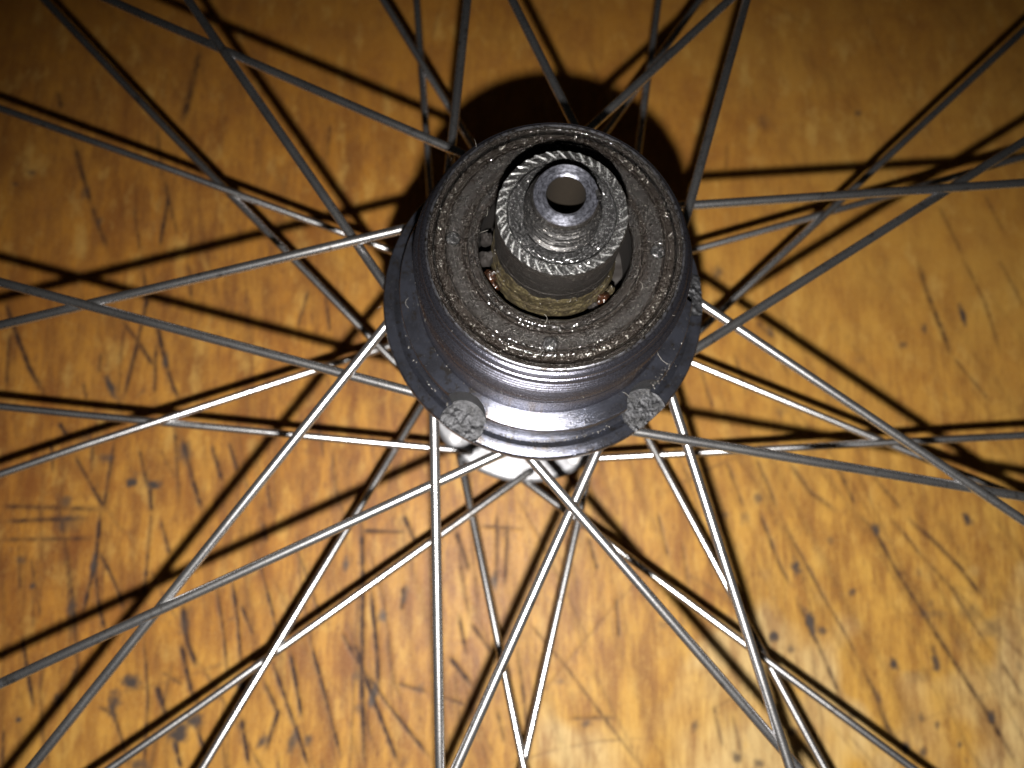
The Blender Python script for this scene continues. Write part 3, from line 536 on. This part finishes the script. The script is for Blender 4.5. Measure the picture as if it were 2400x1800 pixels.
for a in NA: notch_floor(a)

# cover plate with its greasy grooves
PINS = [math.radians(a) for a in (-93.5, 177, -3.5, 88)]
def plate_disp(T, R, Z):
    lump = .07 * cyl_noise(T, R, Z * 0, .5) + .04 * cyl_noise(T, R, Z * 0, 1.6) + .045 * cyl_noise(T, R, Z * 0, 3.3)
    chew = (R < 12.4) * np.clip((12.4 - R) * 1.5, 0, 1) * (.22 * vnoise(np.cos(T) * 6 + 9, np.sin(T) * 6 + 9, T * 0))
    x, y = R * np.cos(T), R * np.sin(T)
    for a in PINS:
        q = np.hypot(x - 15.95 * math.cos(a), y - 15.95 * math.sin(a))
        Z = Z - .55 * np.clip((1.22 - q) / .12, 0, 1) * (R > 12.6)
    return R + chew, Z + lump * (R > 12.6)
plate = [(12.12, 141.2), (12.0, 141.8), (12.05, 142.5), (12.3, 142.95), (13.2, 143.40), (13.55, 143.3), (13.75, 142.85), (14.1, 142.8), (14.5, 143.22), (15.6, 143.36), (16.9, 143.34), (17.15, 143.1), (17.25, 142.85), (17.6, 142.92), (17.8, 142.78), (18.6, 142.82), (18.8, 142.4), (18.98, 142.1), (19.05, 143.0), (19.2, 143.28), (19.45, 143.36), (19.55, 143.2), (19.7, 143.38), (19.85, 143.2)]
plate.reverse()
lathe("cover_plate", plate, 1080, GREASY, fw, step=.11, disp=plate_disp, sharp=50)
lathe("edge_ring", [(20.27, 143.22), (20.1, 143.42), (19.9, 143.44), (19.84, 143.2), (19.8, 142.4)], 480, SHINE, fw, step=.12, disp=lambda T, R, Z: (R + .02 * cyl_noise(T, R, Z, 1.5), Z + .03 * cyl_noise(T, R, Z * 0, 1.2)), sharp=50)
# four filled pin holes in the cover plate
def pin(a, up):
    prof = [(1.10, 142.6), (1.06, 142.85), (.85, 143.0 + up), (.5, 143.08 + up), (0.001, 143.12 + up)]
    o = lathe("pin_hole", prof, 40, CAKE, fw, step=.08, disp=lambda T, R, Z: (R, Z + .06 * cyl_noise(T + a, R, Z * 0, 2.5)))
    o.location = (15.95 * math.cos(a) * MM, 15.95 * math.sin(a) * MM, 0)
for a, up in ((-93.5, .05), (177, .25), (-3.5, .0), (88, .05)): pin(math.radians(a), up)
# dark race inside the gap, with lumps of brown grease
lathe("inner_race", [(12.2, 128), (12.4, 137.5), (12.3, 139.5), (12.15, 141.5)], 240, GUNK, fw, step=.4)
lathe("bearing_seat", [(12.3, 131.0), (9.2, 130.6)], 240, GUNK, fw, step=.4, disp=lambda T, R, Z: (R, Z + .3 * cyl_noise(T, R, Z * 0, .8)))
def lump(name, x, y, z, r, m, sq=(1, 1, 1), seed=0):
    n1, n2 = 26, 16; V = []; F = []
    for i in range(n2 + 1):
        p = math.pi * i / n2
        for k in range(n1):
            t = math.tau * k / n1; V.append((math.sin(p) * math.cos(t), math.sin(p) * math.sin(t), math.cos(p)))
    A = np.array(V); nz = 1 + .32 * vnoise(A[:, 0] * 1.7 + 9 + seed, A[:, 1] * 1.7 + 9, A[:, 2] * 1.7 + 9) + .14 * vnoise(A[:, 0] * 4 + 9, A[:, 1] * 4 + 9 + seed, A[:, 2] * 4 + 9)
    A = A * nz[:, None] * r * np.array(sq) + np.array((x, y, z))
    for i in range(n2):
        for k in range(n1): F.append((i * n1 + k, (i + 1) * n1 + k, (i + 1) * n1 + (k + 1) % n1, i * n1 + (k + 1) % n1))
    return mesh_obj(name, A, F, m, wheel)
for j, (an, rr, zz, s, mm) in enumerate(((186, 10.9, 139.2, 1.25, GUNK), (200, 10.8, 138.0, 1.25, BROWN), (208, 10.9, 136.5, 1.1, BROWN), (-33, 10.8, 138.6, .7, GOLD), (-42, 10.7, 137.4, 1.15, BROWN), (-52, 10.7, 137.0, .8, GUNK), (168, 11.0, 139.0, 1.0, GUNK))):
    a = math.radians(an); lump("grease_lump", rr * math.cos(a), rr * math.sin(a), zz, s, mm, (1, 1, 1.5), j * 3)

# grit and oil beads caught in the grooves: too many and too small to count
def beads():
    base = [];
    t = (1 + 5 ** .5) / 2
    iv = np.array([(-1, t, 0), (1, t, 0), (-1, -t, 0), (1, -t, 0), (0, -1, t), (0, 1, t), (0, -1, -t), (0, 1, -t), (t, 0, -1), (t, 0, 1), (-t, 0, -1), (-t, 0, 1)]); iv = iv / np.linalg.norm(iv[0])
    fi = [(0, 11, 5), (0, 5, 1), (0, 1, 7), (0, 7, 10), (0, 10, 11), (1, 5, 9), (5, 11, 4), (11, 10, 2), (10, 7, 6), (7, 1, 8), (3, 9, 4), (3, 4, 2), (3, 2, 6), (3, 6, 8), (3, 8, 9), (4, 9, 5), (2, 4, 11), (6, 2, 10), (8, 6, 7), (9, 8, 1)]
    V = []; F = []
    def add(r, a, z, s):
        o = len(V) * 12; V.append(iv * np.array((1, 1, .7)) * s * rng.uniform(.8, 1.2, (12, 1)) + np.array((r * math.cos(a), r * math.sin(a), z))); F.extend([(o + p, o + q, o + w_) for p, q, w_ in fi])
    def cl(): return rng.uniform(0, math.tau)
    for _ in range(220): add(rng.normal(18.15, .28), cl(), 142.86, rng.choice([.06, .09, .13, .2], p=[.4, .3, .2, .1]))
    for _ in range(36): c = cl(); [add(rng.normal(18.2, .2), c + rng.normal(0, .012), 142.88, rng.uniform(.08, .2)) for _ in range(4)]
    for _ in range(500): add(rng.uniform(12.8, 17.2), cl(), 143.36, rng.uniform(.05, .11))
    for _ in range(140): add(rng.uniform(19.1, 20.0), cl(), 143.40, rng.uniform(.05, .10))
    for _ in range(300): z = rng.uniform(124, 138); add(22.6, cl(), z, rng.uniform(.03, .06))
    for _ in range(150): add(rng.normal(22.9, .12), rng.normal(-1.75, .9), 122.72, rng.uniform(.05, .16))
    for _ in range(120): add(rng.normal(26.75, .13), rng.normal(-1.75, .7), 113.7, rng.uniform(.05, .18))
    for _ in range(60): add(rng.normal(25.9, .5), rng.normal(-.72, .12), 122.45, rng.uniform(.04, .12))
    for _ in range(260): add(rng.uniform(22.9, 26.1), cl(), 122.54, rng.uniform(.02, .045))
    for _ in range(220): add(rng.uniform(28.1, 29.7), cl(), 114.85, rng.uniform(.02, .045))
    for _ in range(150): add(9.66, cl(), rng.uniform(137.5, 146), rng.uniform(.04, .09))
    o = mesh_obj("oily_grit", np.concatenate(V), F, BEAD, fw, True, None); tag(o, kind="stuff")
beads()
# loose lint fibres
def tube(name, pts, r, m, parent, sides=6, caps=True):
    pts = [Vector(p) for p in pts]; V = []; F = []; n = len(pts)
    up = None
    for i, p in enumerate(pts):
        d = (pts[min(i + 1, n - 1)] - pts[max(i - 1, 0)]).normalized()
        if up is None:
            up = d.orthogonal().normalized()
        up = (up - d * up.dot(d)).normalized(); sd = d.cross(up)
        rr = r[i] if isinstance(r, (list, tuple)) else r
        for k in range(sides):
            t = math.tau * k / sides; V.append(p + (up * math.cos(t) + sd * math.sin(t)) * rr)
    for i in range(n - 1):
        for k in range(sides): F.append((i * sides + k, i * sides + (k + 1) % sides, (i + 1) * sides + (k + 1) % sides, (i + 1) * sides + k))
    if caps: F.append(tuple(range(sides - 1, -1, -1))); F.append(tuple((n - 1) * sides + k for k in range(sides)))
    return V, F
def fibre(r, an, z, ln, head, curl, lift):
    a = math.radians(an); p = Vector((r * math.cos(a), r * math.sin(a), z)); h = math.radians(head); pts = []
    for i in range(9):
        pts.append(p.copy()); p += Vector((math.cos(h), math.sin(h), lift * math.cos(i * .6))) * (ln / 8); h += curl / 8
    V, F = tube("lint_fibre", pts, .015, LINT, fw, 4); mesh_obj("lint_fibre", V, F, LINT, fw, True, None)
for q in ((20.2, 128, 143.5, 1.6, 95, .3, .6), (22.6, 172, 137, 3.4, -95, 1.6, .2), (24.6, 186, 122.9, 2.2, 215, 2.2, .3), (22.6, 217, 134.6, 1.5, 25, .2, .3), (21.2, 221, 142.2, 1.4, 40, .2, .3), (22.7, 245, 131.0, 1.9, 15, -1.6, .3), (11.8, 172, 143.4, 1.3, 15, .3, .3), (11.6, 158, 143.4, 1.6, 70, .6, .4), (22.7, 318, 135.5, 3.0, 280, 1.3, .2), (21.6, 330, 141, 2.4, 170, 1.0, .3), (24.8, 305, 122.9, 1.6, 120, .8, .2), (30.3, 183, 114.4, .9, 190, .5, .1), (15.0, 330, 143.6, 1.8, 50, 2.0, .1), (7.0, 98, 156.2, .9, 20, 2.5, .2), (22.8, 203, 130, 1.6, 75, .4, .3), (13.0, 262, 143.7, 1.7, 40, 2.2, .1)):
    fibre(*q)

# ------------------------------------------------------------------ spokes
for side, fam, k, (P0, P1, P2) in SPOKES:
    P0, P1, P2 = Vector(P0), Vector(P1), Vector(P2)
    s = 1 if (side == 'n') == (fam == 0) else -1
    zc = P0.z - s * 1.9
    hole = Vector((P0.x, P0.y, zc)); d = (P1 - P0).normalized()
    pts = [hole + Vector((0, 0, -s * 1.75)), hole + Vector((0, 0, -s * 1.35)), hole + Vector((0, 0, -s * .9)), hole + Vector((0, 0, s * .6))]
    rad = [1.6, 1.7, 1.0, .98]
    for u in (0.15, .35, .55, .8, 1.0):
        a = u * math.pi / 2; rr = 1.3
        pts.append(hole + Vector((0, 0, s * (.6 + rr * math.sin(a)))) + Vector((d.x, d.y, 0)) * rr * (1 - math.cos(a))); rad.append(.98)
    # straight run with a soft bend where it is laced past its neighbour, then on to the rim
    L1 = (P1 - P0).length
    for t in np.linspace(.06, .9, 10): pts.append(P0.lerp(P1, float(t))); rad.append(.98)
    for t in (-.06, -.03, 0, .03, .06):
        a = P1 + (P1 - P0).normalized() * t * L1 if t < 0 else P1 + (P2 - P1).normalized() * t * L1
        b = (P1 + (P0 - P1).normalized() * .06 * L1 + (P2 - P1).normalized() * .06 * L1) / 2
        pts.append(a + (b - P1) * .0 + Vector((0, 0, 0))); rad.append(.98)
    for t in (.12, .3, .5, .75, 1): pts.append(P1.lerp(P2, t)); rad.append(.98)
    V, F = tube("spoke", pts, rad, SPOKE, wheel, 14); mesh_obj("spoke", V, F, SPOKE, wheel, True, 50)

# rim that the spokes run out to (beyond the picture)
lathe("rim", [(299, 74.5), (312, 74.0), (317, 72.5), (318, 73.5), (313.5, 75.5), (313.5, 94), (318, 96), (317, 97), (312, 95.5), (299, 95), (297.5, 84.8)][::-1], 240, RIMM, wheel, closed=True)
